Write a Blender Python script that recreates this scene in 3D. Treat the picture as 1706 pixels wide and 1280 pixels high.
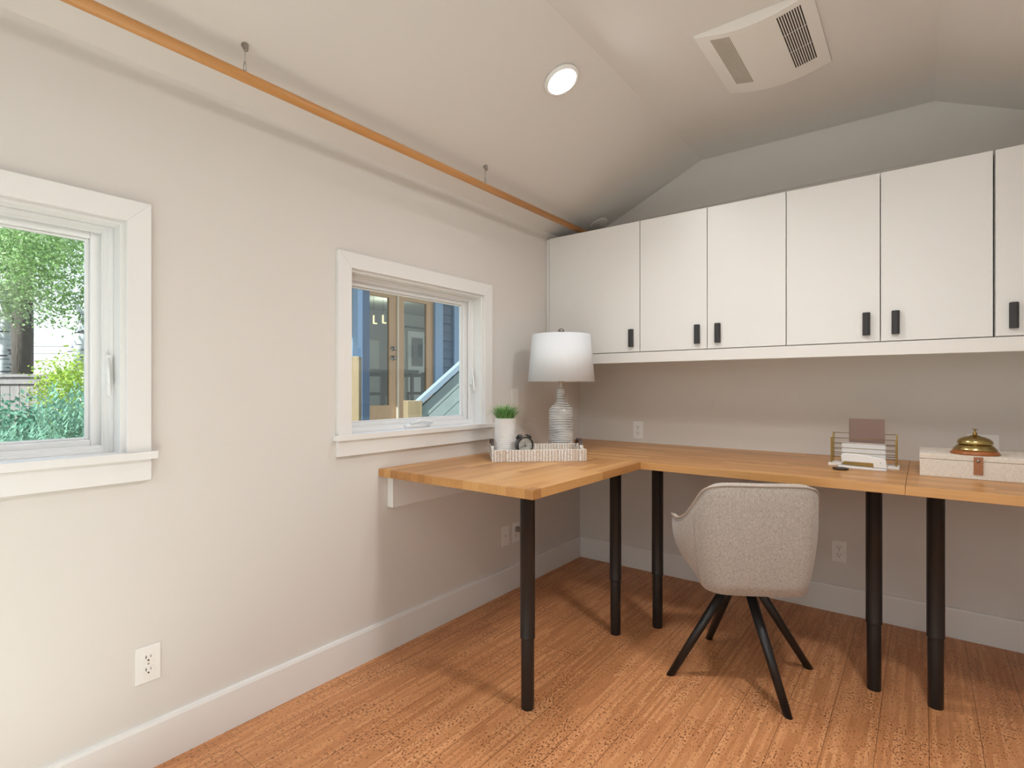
import bpy, bmesh, math, random
from mathutils import Vector, Matrix, Euler
for o in list(bpy.data.objects): bpy.data.objects.remove(o, do_unlink=True)
S = bpy.context.scene
COL = S.collection
PI = math.pi
R = math.radians

# ------------------------------------------------------------------ camera
cd = bpy.data.cameras.new('camera'); cam = bpy.data.objects.new('camera', cd); COL.objects.link(cam)
cam.location = (1.945, -3.343, 1.2)
cam.rotation_euler = (R(90), 0, R(37.36))
cd.sensor_fit = 'HORIZONTAL'; cd.sensor_width = 36; cd.lens = 36*896.78/1706
cd.shift_y = 5.5/1706; cd.clip_start = .02; cd.clip_end = 200
S.camera = cam
# ------------------------------------------------------------------ view
S.view_settings.view_transform = 'Standard'; S.view_settings.look = 'None'
S.view_settings.gamma = 1; S.view_settings.use_curve_mapping = False
S.view_settings.exposure = 0.26
# ------------------------------------------------------------------ world
W = bpy.data.worlds.new('sky'); S.world = W; W.use_nodes = True
nt = W.node_tree; nt.nodes.clear()
wo = nt.nodes.new('ShaderNodeOutputWorld'); bg = nt.nodes.new('ShaderNodeBackground')
tc = nt.nodes.new('ShaderNodeTexCoord'); sx = nt.nodes.new('ShaderNodeSeparateXYZ'); cr = nt.nodes.new('ShaderNodeValToRGB')
cr.color_ramp.elements[0].position = .0; cr.color_ramp.elements[0].color = (.95, .98, 1, 1)
cr.color_ramp.elements[1].position = .9; cr.color_ramp.elements[1].color = (.38, .58, .95, 1)
nt.links.new(tc.outputs['Generated'], sx.inputs[0]); nt.links.new(sx.outputs['Z'], cr.inputs[0])
nt.links.new(cr.outputs[0], bg.inputs[0]); bg.inputs[1].default_value = 1.4
nt.links.new(bg.outputs[0], wo.inputs[0])
def lamp(name, kind, loc, rot, energy, color=(1,1,1), **kw):
    l = bpy.data.lights.new(name, kind); l.energy = energy; l.color = color
    for k, v in kw.items(): setattr(l, k, v)
    o = bpy.data.objects.new(name, l); COL.objects.link(o); o.location = loc; o.rotation_euler = rot
    return o
d = Vector((.05, -.64, .768))
sun = lamp('sun', 'SUN', (0, 0, 10), (0, 0, 0), 11.5, (1, .97, .93), angle=R(.6))
sun.rotation_euler = d.to_track_quat('Z', 'Y').to_euler()
# added fill lamp at the unseen door, tilted down like sky light
lamp('door_fill', 'AREA', (1.48, -4.40, 1.22), (R(62), 0, 0), 5, (1, 1, 1), shape='RECTANGLE', size=2.1, size_y=1.9, spread=R(110))

# ------------------------------------------------------------------ geometry helpers
class G:
    """collects shapes of ONE mesh"""
    def __init__(s): s.bm = bmesh.new()
    def box(s, a, b, M=None):
        x0, y0, z0 = a; x1, y1, z1 = b
        v = [s.bm.verts.new(Vector(p) if M is None else M @ Vector(p)) for p in
             ((x0,y0,z0),(x1,y0,z0),(x1,y1,z0),(x0,y1,z0),(x0,y0,z1),(x1,y0,z1),(x1,y1,z1),(x0,y1,z1))]
        for f in ((0,3,2,1),(4,5,6,7),(0,1,5,4),(1,2,6,5),(2,3,7,6),(3,0,4,7)): s.bm.faces.new([v[i] for i in f])
        return s
    def rings(s, rings, closed=True, cap=True, smooth=True, M=None):
        """rings = list of point lists of equal length"""
        V = [[s.bm.verts.new(M @ Vector(p) if M else Vector(p)) for p in r] for r in rings]
        n = len(V[0])
        for i in range(len(V)-1):
            for j in range(n if closed else n-1):
                f = s.bm.faces.new((V[i][j], V[i][(j+1) % n], V[i+1][(j+1) % n], V[i+1][j])); f.smooth = smooth
        if cap and closed:
            s.bm.faces.new(list(reversed(V[0]))); s.bm.faces.new(V[-1])
        return s
    def lathe(s, prof, c=(0,0,0), n=40, M=None, cap=True, smooth=True):
        rr = []
        for r, z in prof:
            r = max(r, 1e-4)
            rr.append([(c[0]+r*math.cos(2*PI*k/n), c[1]+r*math.sin(2*PI*k/n), c[2]+z) for k in range(n)])
        return s.rings(rr, M=M, cap=cap, smooth=smooth)
    def tube(s, pts, r, n=12, cap=True, M=None):
        pts = [Vector(p) for p in pts]; rr = []
        rad = r if isinstance(r, (list, tuple)) else [r]*len(pts)
        t0 = (pts[1]-pts[0]).normalized()
        up = Vector((0,0,1)) if abs(t0.z) < .9 else Vector((1,0,0))
        u = t0.cross(up).normalized()
        for i, p in enumerate(pts):
            t = (pts[min(i+1, len(pts)-1)]-pts[max(i-1, 0)]).normalized()
            u = (u - t*u.dot(t)).normalized(); w = t.cross(u)
            rr.append([p + (u*math.cos(2*PI*k/n)+w*math.sin(2*PI*k/n))*rad[i] for k in range(n)])
        return s.rings(rr, cap=cap, M=M)
    def prism(s, poly, a, b, axis='y', M=None):
        """poly of 2D points extruded along axis from a to b (y: poly is x,z; x: y,z; z: x,y)"""
        def P(p, t):
            q = {'y': (p[0], t, p[1]), 'x': (t, p[0], p[1]), 'z': (p[0], p[1], t)}[axis]
            return M @ Vector(q) if M else Vector(q)
        A = [s.bm.verts.new(P(p, a)) for p in poly]; B = [s.bm.verts.new(P(p, b)) for p in poly]
        n = len(poly)
        s.bm.faces.new(A); s.bm.faces.new(list(reversed(B)))
        for i in range(n): s.bm.faces.new((A[i], B[i], B[(i+1) % n], A[(i+1) % n]))
        return s
    def quad(s, pts, smooth=False):
        f = s.bm.faces.new([s.bm.verts.new(Vector(p)) for p in pts]); f.smooth = smooth; return s
    def sphere(s, c, r, n=16, sc=(1,1,1)):
        m = n//2; rr = []
        for i in range(m+1):
            a = PI*i/m
            rr.append([(c[0]+sc[0]*max(r*math.sin(a), 1e-5)*math.cos(2*PI*k/n), c[1]+sc[1]*max(r*math.sin(a), 1e-5)*math.sin(2*PI*k/n), c[2]-sc[2]*r*math.cos(a)) for k in range(n)])
        return s.rings(rr)
def obj(name, g, mat, parent=None, bevel=0, seg=2, auto=True):
    bmesh.ops.recalc_face_normals(g.bm, faces=g.bm.faces)
    me = bpy.data.meshes.new(name); g.bm.to_mesh(me); g.bm.free()
    o = bpy.data.objects.new(name, me); COL.objects.link(o)
    for m in (mat if isinstance(mat, (list, tuple)) else [mat]): me.materials.append(m)
    if parent: o.parent = parent
    if bevel:
        b = o.modifiers.new('bevel', 'BEVEL'); b.width = bevel; b.segments = seg; b.limit_method = 'ANGLE'; b.angle_limit = R(40)
        b.harden_normals = False
    return o
def tag(o, label, cat, group=None):
    o['label'] = label; o['category'] = cat
    if group: o['group'] = group
    return o
def thing(name, label, cat, loc=(0,0,0), rz=0, group=None):
    o = bpy.data.objects.new(name, None); COL.objects.link(o); o.empty_display_size = .05
    o.location = loc; o.rotation_euler = (0, 0, rz)
    return tag(o, label, cat, group)
def struct(name, label, g=None, mat=None, bevel=0):
    if g is None:
        o = bpy.data.objects.new(name, None); COL.objects.link(o)
    else: o = obj(name, g, mat, bevel=bevel)
    o['kind'] = 'structure'; o['label'] = label; return o
def copy_tree(o, parent=None):
    c = o.copy(); COL.objects.link(c)
    if parent: c.parent = parent
    for ch in list(o.children): copy_tree(ch, c)
    return c

# ------------------------------------------------------------------ materials
def mat(name, col, rough=.5, metal=0, spec=.5, bump=None, var=None, alpha=1, emit=None, sheen=0, trans=0):
    m = bpy.data.materials.new(name); m.use_nodes = True; t = m.node_tree; N = t.nodes; p = N['Principled BSDF']
    p.inputs['Base Color'].default_value = (*col, 1); p.inputs['Roughness'].default_value = rough
    p.inputs['Metallic'].default_value = metal; p.inputs['Specular IOR Level'].default_value = spec
    if sheen: p.inputs['Sheen Weight'].default_value = sheen
    if trans: p.inputs['Transmission Weight'].default_value = trans
    if emit: p.inputs['Emission Color'].default_value = (*emit[0], 1); p.inputs['Emission Strength'].default_value = emit[1]
    tcn = N.new('ShaderNodeTexCoord')
    def mapped(sc):
        mp = N.new('ShaderNodeMapping'); mp.inputs['Scale'].default_value = sc if isinstance(sc, tuple) else (sc,)*3
        t.links.new(tcn.outputs['Object'], mp.inputs[0]); return mp.outputs[0]
    if var:   # (scale, amount[, detail])
        n = N.new('ShaderNodeTexNoise'); n.inputs['Detail'].default_value = 4; n.inputs['Scale'].default_value = 1
        t.links.new(mapped(var[0]), n.inputs['Vector'])
        mx = N.new('ShaderNodeMix'); mx.data_type = 'RGBA'
        a = var[1]
        mx.inputs['A'].default_value = (*[max(0, c*(1-a)) for c in col], 1); mx.inputs['B'].default_value = (*[min(1, c*(1+a)) for c in col], 1)
        t.links.new(n.outputs['Fac'], mx.inputs['Factor']); t.links.new(mx.outputs['Result'], p.inputs['Base Color'])
    if bump:  # (scale, strength, distance)
        n = N.new('ShaderNodeTexNoise'); n.inputs['Detail'].default_value = 3; n.inputs['Scale'].default_value = 1
        t.links.new(mapped(bump[0]), n.inputs['Vector'])
        b = N.new('ShaderNodeBump'); b.inputs['Strength'].default_value = bump[1]; b.inputs['Distance'].default_value = bump[2]
        t.links.new(n.outputs['Fac'], b.inputs['Height']); t.links.new(b.outputs[0], p.inputs['Normal'])
    return m
class NB:
    """small node builder"""
    def __init__(s, name, rough=.5):
        s.m = bpy.data.materials.new(name); s.m.use_nodes = True; s.t = s.m.node_tree; s.N = s.t.nodes; s.p = s.N['Principled BSDF']
        s.p.inputs['Roughness'].default_value = rough; s.tc = s.N.new('ShaderNodeTexCoord')
    def link(s, a, b): s.t.links.new(a, b)
    def map(s, sc=(1,1,1), rot=(0,0,0), loc=(0,0,0), src=None):
        n = s.N.new('ShaderNodeMapping'); n.inputs['Scale'].default_value = sc; n.inputs['Rotation'].default_value = rot; n.inputs['Location'].default_value = loc
        s.link(src or s.tc.outputs['Object'], n.inputs[0]); return n.outputs[0]
    def noise(s, v, scale=1, detail=3, rough=.5, out='Fac'):
        n = s.N.new('ShaderNodeTexNoise'); n.inputs['Scale'].default_value = scale; n.inputs['Detail'].default_value = detail; n.inputs['Roughness'].default_value = rough
        s.link(v, n.inputs['Vector']); return n.outputs[out]
    def white(s, v):
        n = s.N.new('ShaderNodeTexWhiteNoise'); n.noise_dimensions = '3D'; s.link(v, n.inputs['Vector']); return n.outputs['Value']
    def voro(s, v, scale=1, out='Color', feat='F1'):
        n = s.N.new('ShaderNodeTexVoronoi'); n.feature = feat; n.inputs['Scale'].default_value = scale; s.link(v, n.inputs['Vector']); return n.outputs[out]
    def math(s, op, a, b=None, c=None):
        n = s.N.new('ShaderNodeMath'); n.operation = op
        for i, q in enumerate((a, b, c)):
            if q is None: continue
            if isinstance(q, (int, float)): n.inputs[i].default_value = q
            else: s.link(q, n.inputs[i])
        return n.outputs[0]
    def xyz(s, v):
        n = s.N.new('ShaderNodeSeparateXYZ'); s.link(v, n.inputs[0]); return n.outputs
    def comb(s, x, y, z):
        n = s.N.new('ShaderNodeCombineXYZ')
        for i, q in enumerate((x, y, z)):
            if isinstance(q, (int, float)): n.inputs[i].default_value = q
            else: s.link(q, n.inputs[i])
        return n.outputs[0]
    def ramp(s, f, stops, interp='LINEAR'):
        n = s.N.new('ShaderNodeValToRGB'); e = n.color_ramp.elements; n.color_ramp.interpolation = interp
        while len(e) < len(stops): e.new(.5)
        for i, (p, c) in enumerate(stops): e[i].position = p; e[i].color = (*c, 1) if len(c) == 3 else c
        s.link(f, n.inputs[0]); return n.outputs[0]
    def mix(s, f, a, b, mode='MIX'):
        n = s.N.new('ShaderNodeMix'); n.data_type = 'RGBA'; n.blend_type = mode
        for k, q in (('Factor', f), ('A', a), ('B', b)):
            if isinstance(q, (int, float)): n.inputs[k].default_value = q
            elif isinstance(q, tuple): n.inputs[k].default_value = (*q, 1)
            else: s.link(q, n.inputs[k])
        return n.outputs['Result']
    def color(s, c): s.link(c, s.p.inputs['Base Color']); return s
    def bump(s, h, strength=.3, dist=.002):
        b = s.N.new('ShaderNodeBump'); b.inputs['Strength'].default_value = strength; b.inputs['Distance'].default_value = dist
        s.link(h, b.inputs['Height']); s.link(b.outputs[0], s.p.inputs['Normal']); return s

def cork():
    b = NB('cork_floor', .42); b.p.inputs['Specular IOR Level'].default_value = .35
    x, y, z = b.xyz(b.tc.outputs['Object'])
    PW, PL = .141, 1.22
    px = b.math('DIVIDE', b.math('ADD', x, .013), PW); ix = b.math('FLOOR', px)
    off = b.white(b.comb(ix, 3.3, 0))
    py = b.math('ADD', b.math('DIVIDE', y, PL), b.math('MULTIPLY', off, 5)); iy = b.math('FLOOR', py)
    plank = b.white(b.comb(ix, iy, 1))
    # thin strips of sliced cork inside every plank
    sxw = b.math('FLOOR', b.math('DIVIDE', x, .0118)); soff = b.white(b.comb(sxw, 7.1, 2))
    syl = b.math('FLOOR', b.math('ADD', b.math('DIVIDE', y, .26), b.math('MULTIPLY', soff, 9)))
    strip = b.white(b.comb(sxw, syl, b.math('MULTIPLY', ix, 3)))
    grain = b.noise(b.map((90, 9, 9)), 1, 4, .6)
    base = b.ramp(b.math('ADD', b.math('MULTIPLY', strip, .50), b.math('MULTIPLY', grain, .50)),
                  [(.08, (.42, .172, .064)), (.5, (.63, .285, .122)), (.92, (.80, .41, .19))])
    base = b.mix(b.math('MULTIPLY', plank, .22), base, (.40, .15, .055))
    # dark bark flecks
    wob = b.noise(b.map((30, 30, 1)), 1, 2)
    fl = b.noise(b.map((170, 85, 1)), 1, 3, .62)
    fl2 = b.noise(b.map((8, 4, 1)), 1, 2)
    k = b.math('ADD', fl, b.math('MULTIPLY', b.math('SUBTRACT', fl2, .5), .25))
    k = b.math('ADD', k, b.math('MULTIPLY', b.math('SUBTRACT', strip, .5), .05))
    fm = b.ramp(k, [(.565, (0,0,0)), (.625, (1,1,1))])
    base = b.mix(b.math('MULTIPLY', fm, .85), base, (.14, .048, .018))
    hi = b.noise(b.map((120, 60, 1), loc=(4, 9, 0)), 1, 3, .6)
    hm = b.ramp(hi, [(.6, (0,0,0)), (.72, (1,1,1))])
    base = b.mix(b.math('MULTIPLY', hm, .35), base, (.72, .38, .18))
    # seams
    fx = b.math('FRACT', px); ex = b.math('MINIMUM', fx, b.math('SUBTRACT', 1, fx))
    fy = b.math('FRACT', py); ey = b.math('MINIMUM', fy, b.math('SUBTRACT', 1, fy))
    sm = b.math('MAXIMUM', b.math('LESS_THAN', ex, .010), b.math('LESS_THAN', ey, .0011))
    base = b.mix(b.math('MULTIPLY', sm, .6), base, (.12, .045, .018))
    b.color(base); b.bump(fl, .12, .0006); return b.m
def butcher(name, along='y', endgrain=False):
    """edge-glued staves; along = grain direction"""
    b = NB(name, .34); b.p.inputs['Specular IOR Level'].default_value = .45
    x, y, z = b.xyz(b.tc.outputs['Object'])
    u, v = (y, x) if along == 'y' else (x, y)
    sv = b.math('FLOOR', b.math('DIVIDE', b.math('ADD', v, .004), .043))
    so = b.white(b.comb(sv, 1.7, 0))
    su = b.math('FLOOR', b.math('ADD', b.math('DIVIDE', u, .47), b.math('MULTIPLY', so, 7)))
    st = b.white(b.comb(sv, su, 5))
    gr = b.noise(b.map((6, 130, 130) if along == 'x' else (130, 6, 130)), 1, 4, .6)
    big = b.noise(b.map((2, 22, 22) if along == 'x' else (22, 2, 22)), 1, 3)
    f = b.math('ADD', b.math('MULTIPLY', st, .5), b.math('ADD', b.math('MULTIPLY', gr, .35), b.math('MULTIPLY', big, .25)))
    c = b.ramp(f, [(.2, (.35, .155, .046)), (.5, (.50, .24, .078)), (.85, (.64, .35, .13))])
    fv = b.math('FRACT', b.math('DIVIDE', b.math('ADD', v, .004), .043)); e = b.math('MINIMUM', fv, b.math('SUBTRACT', 1, fv))
    c = b.mix(b.math('MULTIPLY', b.math('LESS_THAN', e, .018), .25), c, (.25, .10, .03))
    b.color(c); b.bump(gr, .05, .0004); return b.m
def fabric():
    b = NB('tweed_fabric', .95); b.p.inputs['Sheen Weight'].default_value = .3; b.p.inputs['Specular IOR Level'].default_value = .2
    w1 = b.noise(b.map((620, 620, 90)), 1, 3); w2 = b.noise(b.map((160, 160, 700)), 1, 2)
    f = b.math('ADD', b.math('MULTIPLY', w1, .5), b.math('MULTIPLY', w2, .5))
    b.color(b.ramp(f, [(.30, (.21, .17, .145)), (.5, (.395, .345, .305)), (.70, (.56, .505, .46))])); b.bump(f, .25, .0008); return b.m
def linen():
    b = NB('linen_cloth', .9)
    w1 = b.noise(b.map((60, 60, 900)), 1, 3); w2 = b.noise(b.map((900, 60, 60)), 1, 3)
    f = b.math('ADD', b.math('MULTIPLY', w1, .5), b.math('MULTIPLY', w2, .5))
    b.color(b.ramp(f, [(.38, (.62, .53, .44)), (.5, (.76, .69, .61)), (.6, (.84, .78, .71))])); b.bump(f, .3, .0008); return b.m
M = {}
M['wall'] = mat('wall_paint', (.725, .69, .655), .75, spec=.3, bump=(220, .12, .0006))
M['trim'] = mat('white_trim_paint', (.82, .81, .795), .42, spec=.4, var=(3, .01))
M['vinyl'] = mat('white_window_vinyl', (.84, .84, .84), .38, spec=.45)
M['cab'] = mat('cabinet_white', (.80, .785, .765), .34, spec=.45)
M['cabside'] = mat('cabinet_side_white', (.80, .78, .75), .45)
M['cork'] = cork(); M['woody'] = butcher('butcher_block_along_wall', 'y'); M['woodx'] = butcher('butcher_block_along_back', 'x')
M['black'] = mat('black_metal', (.012, .012, .013), .36, spec=.5)
M['blackp'] = mat('black_plastic', (.03, .03, .032), .5)
M['blackg'] = mat('black_gloss', (.01, .01, .01), .16)
M['fabric'] = fabric(); M['linen'] = linen()
M['pipe'] = mat('piping_cord', (.40, .33, .275), .9)
M['steel'] = mat('brushed_steel', (.55, .54, .52), .3, 1)
M['nickel'] = mat('satin_nickel', (.34, .31, .28), .35, 1)
M['gold'] = mat('brass_gold', (.36, .24, .085), .35, 1)
M['brass'] = mat('aged_brass', (.46, .36, .15), .24, 1, bump=(90, .25, .001), var=(60, .35))
M['plate'] = mat('outlet_white', (.87, .86, .84), .35)
M['slot'] = mat('outlet_slot_dark', (.05, .045, .04), .6)
M['shade'] = mat('lampshade_linen', (.74, .76, .79), .9, bump=((900, 900, 60), .25, .0008))
M['pole'] = mat('pole_wood', (.56, .265, .085), .38, var=((60, 2, 60), .22), bump=((200, 6, 200), .1, .0005))
M['leaf'] = mat('plant_green', (.12, .34, .065), .5, var=(60, .55))
M['leafpale'] = mat('plant_pale_green', (.36, .52, .24), .5, var=(60, .3))
M['pot'] = mat('white_ceramic', (.84, .82, .80), .4)
M['marble'] = mat('white_marble', (.82, .79, .76), .25, var=(25, .08))
M['leather'] = mat('tan_leather', (.36, .145, .065), .5, var=(80, .2), bump=(300, .3, .0008))
M['strapd'] = mat('dark_leather', (.06, .035, .025), .5)
M['redwood'] = mat('bell_base_wood', (.34, .11, .03), .3, var=(40, .3))
M['book'] = mat('brown_cover', (.235, .15, .125), .6)
M['paper'] = mat('paper_white', (.84, .835, .83), .7)
M['whitepl'] = mat('stapler_white', (.84, .83, .82), .3)
M['face'] = mat('clock_face', (.80, .79, .74), .4)
M['light'] = mat('light_diffuser', (1, 1, 1), .4, emit=((1, 1, 1), 75))
M['grey'] = mat('fan_slot_shade_grey', (.30, .26, .215), .7)
M['slotshade'] = mat('fan_slot_shade_dark', (.035, .028, .024), .8)
M['fan'] = mat('fan_white', (.80, .765, .72), .45)
M['dark'] = mat('gasket_dark', (.06, .06, .06), .7)
M['disc'] = mat('dark_cap', (.05, .045, .045), .25, .6)
# window glass: thin pane that lets light through and mirrors a little
def glass():
    m = bpy.data.materials.new('window_glass'); m.use_nodes = True; t = m.node_tree; N = t.nodes; N.clear()
    o = N.new('ShaderNodeOutputMaterial'); mx = N.new('ShaderNodeMixShader'); tr = N.new('ShaderNodeBsdfTransparent'); gl = N.new('ShaderNodeBsdfGlossy')
    tr.inputs[0].default_value = (.92, .965, .95, 1); gl.inputs['Roughness'].default_value = .01
    lw = N.new('ShaderNodeLayerWeight'); lw.inputs['Blend'].default_value = .5
    pw = N.new('ShaderNodeMath'); pw.operation = 'POWER'; pw.inputs[1].default_value = 5; t.links.new(lw.outputs['Facing'], pw.inputs[0])
    ma = N.new('ShaderNodeMath'); ma.operation = 'MULTIPLY_ADD'; ma.inputs[1].default_value = .95; ma.inputs[2].default_value = .045; t.links.new(pw.outputs[0], ma.inputs[0])
    t.links.new(ma.outputs[0], mx.inputs[0]); t.links.new(tr.outputs[0], mx.inputs[1]); t.links.new(gl.outputs[0], mx.inputs[2]); t.links.new(mx.outputs[0], o.inputs[0]); return m
M['glass'] = glass()

# ------------------------------------------------------------------ room shell
WD = 2.849; ZL = 2.21; ZC = 2.60; XB, XR = .86, 1.989; YF = -4.5; T = .14
struct('floor', 'orange brown cork plank floor with dark flecks', G().box((0, YF, -.05), (WD, 0, 0)), M['cork'])
# left wall with two window openings
WIN = {1: (-3.62, -2.752), 2: (-1.939, -1.067)}; WZ0, WZ1 = 1.0, 1.708
g = G()
g.box((-T, YF-T, -.05), (0, WIN[1][0], ZL+.1)); g.box((-T, WIN[1][1], -.05), (0, WIN[2][0], ZL+.1)); g.box((-T, WIN[2][1], -.05), (0, T, ZL+.1))
for k in (1, 2):
    g.box((-T, WIN[k][0], -.05), (0, WIN[k][1], WZ0-.023)); g.box((-T, WIN[k][0], WZ1), (0, WIN[k][1], ZL+.1))
bmesh.ops.remove_doubles(g.bm, verts=g.bm.verts, dist=1e-5)
struct('wall_left', 'long warm beige wall with two white framed windows', g, M['wall'])
gable = [(0, -.05), (WD, -.05), (WD, ZL), (XR, ZC), (XB, ZC), (0, ZL)]
struct('wall_back', 'beige back wall behind the cabinets and the desk', G().prism(gable, 0, T), M['wall'])
# front wall (behind the camera) with an added glazed door, right wall with a window
g = G(); g.box((0, YF-T, -.05), (.30, YF, ZL)); g.box((2.65, YF-T, -.05), (WD, YF, ZL))
g.prism([(0, ZL), (.0, ZL), (WD, ZL), (XR, ZC), (XB, ZC)][1:], YF-T, YF)
struct('wall_front', 'beige wall behind the camera with an added wide glazed door', g, M['wall'])
g = G(); g.box((WD, YF-T, -.05), (WD+T, T, ZL+.1))
struct('wall_right', 'plain beige right hand wall', g, M['wall'])
YE = YF-T
struct('ceiling', 'warm white vaulted ceiling with two slopes and a flat middle',
       G().prism([(0, ZL), (XB, ZC), (XR, ZC), (WD, ZL), (WD+.3, ZL-.136), (WD+.3, ZL+.2), (XR, ZC+.3), (XB, ZC+.3), (-.3, ZL+.2), (-.3, ZL+.1), (0, ZL+.1)], YE, T), M['wall'])
struct('trim_1', 'thin raised sheet in wall colour on the back wall above the cabinets',
       G().prism([(.45, 2.306), (XR-.006, 2.319), (XR-.006, ZC-.001), (XB, ZC-.001), (.45, 2.412)], -.003, 0), M['wall'])  # thin sheet in the wall paint, slightly proud of the back wall
# baseboards
bb = [(0, 0), (.016, 0), (.016, .132), (.012, .142), (0, .144)]
struct('baseboard_left', 'tall white baseboard along the left wall', G().prism(bb, YF, -.016), M['trim'])
struct('baseboard_back', 'tall white baseboard along the back wall', G().prism([(-a, b) for a, b in bb], .0, WD, 'x'), M['trim'])
struct('baseboard_right', 'white baseboard along the right wall', G().prism([(WD-a, b) for a, b in bb], YF, -.016), M['trim'])

# ------------------------------------------------------------------ windows
def window(n, y0, y1, crank, label):
    w = struct('window_%d' % n, label)
    cw = .066
    g = G()    # casing, mitred head and legs
    def mitre(a): g.prism(a, 0, .019, 'x')
    zs = WZ0
    mitre([(y0-cw, WZ1+cw), (y1+cw, WZ1+cw), (y1, WZ1), (y0, WZ1)])
    mitre([(y0-cw, zs), (y0-cw, WZ1+cw), (y0, WZ1), (y0, zs)])
    mitre([(y1+cw, zs), (y1, zs), (y1, WZ1), (y1+cw, WZ1+cw)])
    obj('window_casing', g, M['trim'], w, .0012)
    g = G(); t = .012      # jamb liner
    g.box((-T, y0, WZ0), (.0, y0+t, WZ1)); g.box((-T, y1-t, WZ0), (.0, y1, WZ1)); g.box((-T, y0+t, WZ1-t), (.0, y1-t, WZ1))
    obj('jamb', g, M['trim'], w)
    obj('window_sill', G().box((-T, y0-.0, .978), (0, y1, WZ0)).box((0, y0-cw-.015, .976), (.034, y1+cw+.015, WZ0)), M['trim'], w, .002)
    obj('apron', G().box((0, y0-cw, .910), (.019, y1+cw, .976)), M['trim'], w, .001)
    # vinyl frame and sash
    a0, a1, b0, b1 = y0+t, y1-t, WZ0, WZ1-t
    def ring(g, x0, x1, A0, A1, B0, B1, t1, t2=None):
        t2 = t2 or t1
        g.box((x0, A0, B0), (x1, A0+t1, B1)); g.box((x0, A1-t1, B0), (x1, A1, B1)); g.box((x0, A0+t1, B0), (x1, A1-t1, B0+t2)); g.box((x0, A0+t1, B1-t2), (x1, A1-t1, B1))
    g = G(); ring(g, -.125, -.062, a0, a1, b0, b1, .022, .014); obj('window_frame', g, M['vinyl'], w, .002)
    g = G(); ring(g, -.072, -.0625, a0+.004, a1-.004, b0+.004, b1-.004, .024, .018); ring(g, -.064, -.056, a0, a1, b0, b1, .010, .008); obj('frame_lip', g, M['vinyl'], w, .0015)
    g = G(); ring(g, -.118, -.080, a0+.022, a1-.022, b0+.014, b1-.014, .030, .026); obj('sash', g, M['vinyl'], w, .003)
    g = G(); ring(g, -.108, -.094, a0+.052, a1-.052, b0+.040, b1-.040, .010, .007); obj('glazing_bead', g, M['vinyl'], w, .002)
    g = G(); ring(g, -.0925, -.089, a0+.020, a1-.020, b0+.012, b1-.012, .006, .004); obj('gasket', g, M['dark'], w)
    obj('window_pane', G().box((-.104, a0+.05, b0+.038), (-.100, a1-.05, b1-.038)), M['glass'], w)
    # sash lock lever on the jamb side
    g = G(); ly = a1-.012
    g.box((-.062, ly-.010, 1.215), (-.048, ly+.006, 1.30)); g.tube([(-.05, ly-.002, 1.29), (-.040, ly-.006, 1.25), (-.036, ly-.006, 1.20), (-.030, ly-.006, 1.175)], [.004, .005, .005, .007], 8)
    obj('lock_lever', g, M['vinyl'], w)
    if crank:
        cy = (y0+y1)/2+.005
        g = G(); rr = []
        for i in range(9):
            f = i/8; hw = .026*math.sin(PI*min(1, f*.9+.12))**.5; zt = .018*math.sin(PI*min(.97, f*.8+.12))
            rr.append([(-.056+hw*.9, cy-.085+.17*f, WZ0), (-.056+hw*.8, cy-.085+.17*f, WZ0+.007+zt), (-.056, cy-.085+.17*f, WZ0+.011+zt), (-.056-hw*.3, cy-.085+.17*f, WZ0+zt+.007), (-.056-hw*.3, cy-.085+.17*f, WZ0)])
        g.rings(rr)
        c = obj('crank_handle', g, M['vinyl'], w)
        g = G(); g.tube([(-.040, cy-.06, WZ0+.022), (-.030, cy, WZ0+.037), (-.030, cy+.05, WZ0+.03), (-.03, cy+.075, WZ0+.022)], [.006, .007, .006, .008], 8)
        obj('folding_lever', g, M['vinyl'], c)
    return w
window(1, *WIN[1], False, 'white framed window overlooking the leafy garden')
window(2, *WIN[2], True, 'white framed casement window over the desk, overlooking the house doors')
# unseen glazed door added behind the camera to let light in
dn = struct('door_1', 'unseen white framed glazed double door added behind the camera for light')
g = G()
for a, b in ((.30, .38), (1.42, 1.52), (2.57, 2.65)): g.box((a, YF-.09, 0), (b, YF-.04, ZL))
for z0, z1 in ((.0, .2), (2.12, ZL)): g.box((.38, YF-.09, z0), (1.42, YF-.04, z1)); g.box((1.52, YF-.09, z0), (2.57, YF-.04, z1))
obj('door_frame', g, M['trim'], dn)
obj('door_glass', G().box((.38, YF-.07, .2), (1.42, YF-.065, 2.12)).box((1.52, YF-.07, .2), (2.57, YF-.065, 2.12)), M['glass'], dn)
struct('trim_4', 'unseen pale slab added outside the door to bounce sunlight inside', G().box((-1.5, -7.4, -.30), (5, YF-T-.01, -.06)), mat('bounce_slab_pale', (.72, .70, .66), .8, var=(6, .05)))  # added out of view, reflects sun through the door onto the ceiling
struct('trim_3', 'unseen dark green block added outside the door to hold back sky light', G().box((-3, -8.2, -.35), (7, -7.4, 2.1)), mat('sky_block_green', (.05, .09, .03), .9, var=(8, .6), bump=(20, 1, .05)))  # added out of view, blocks low sky light from entering the door

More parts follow.
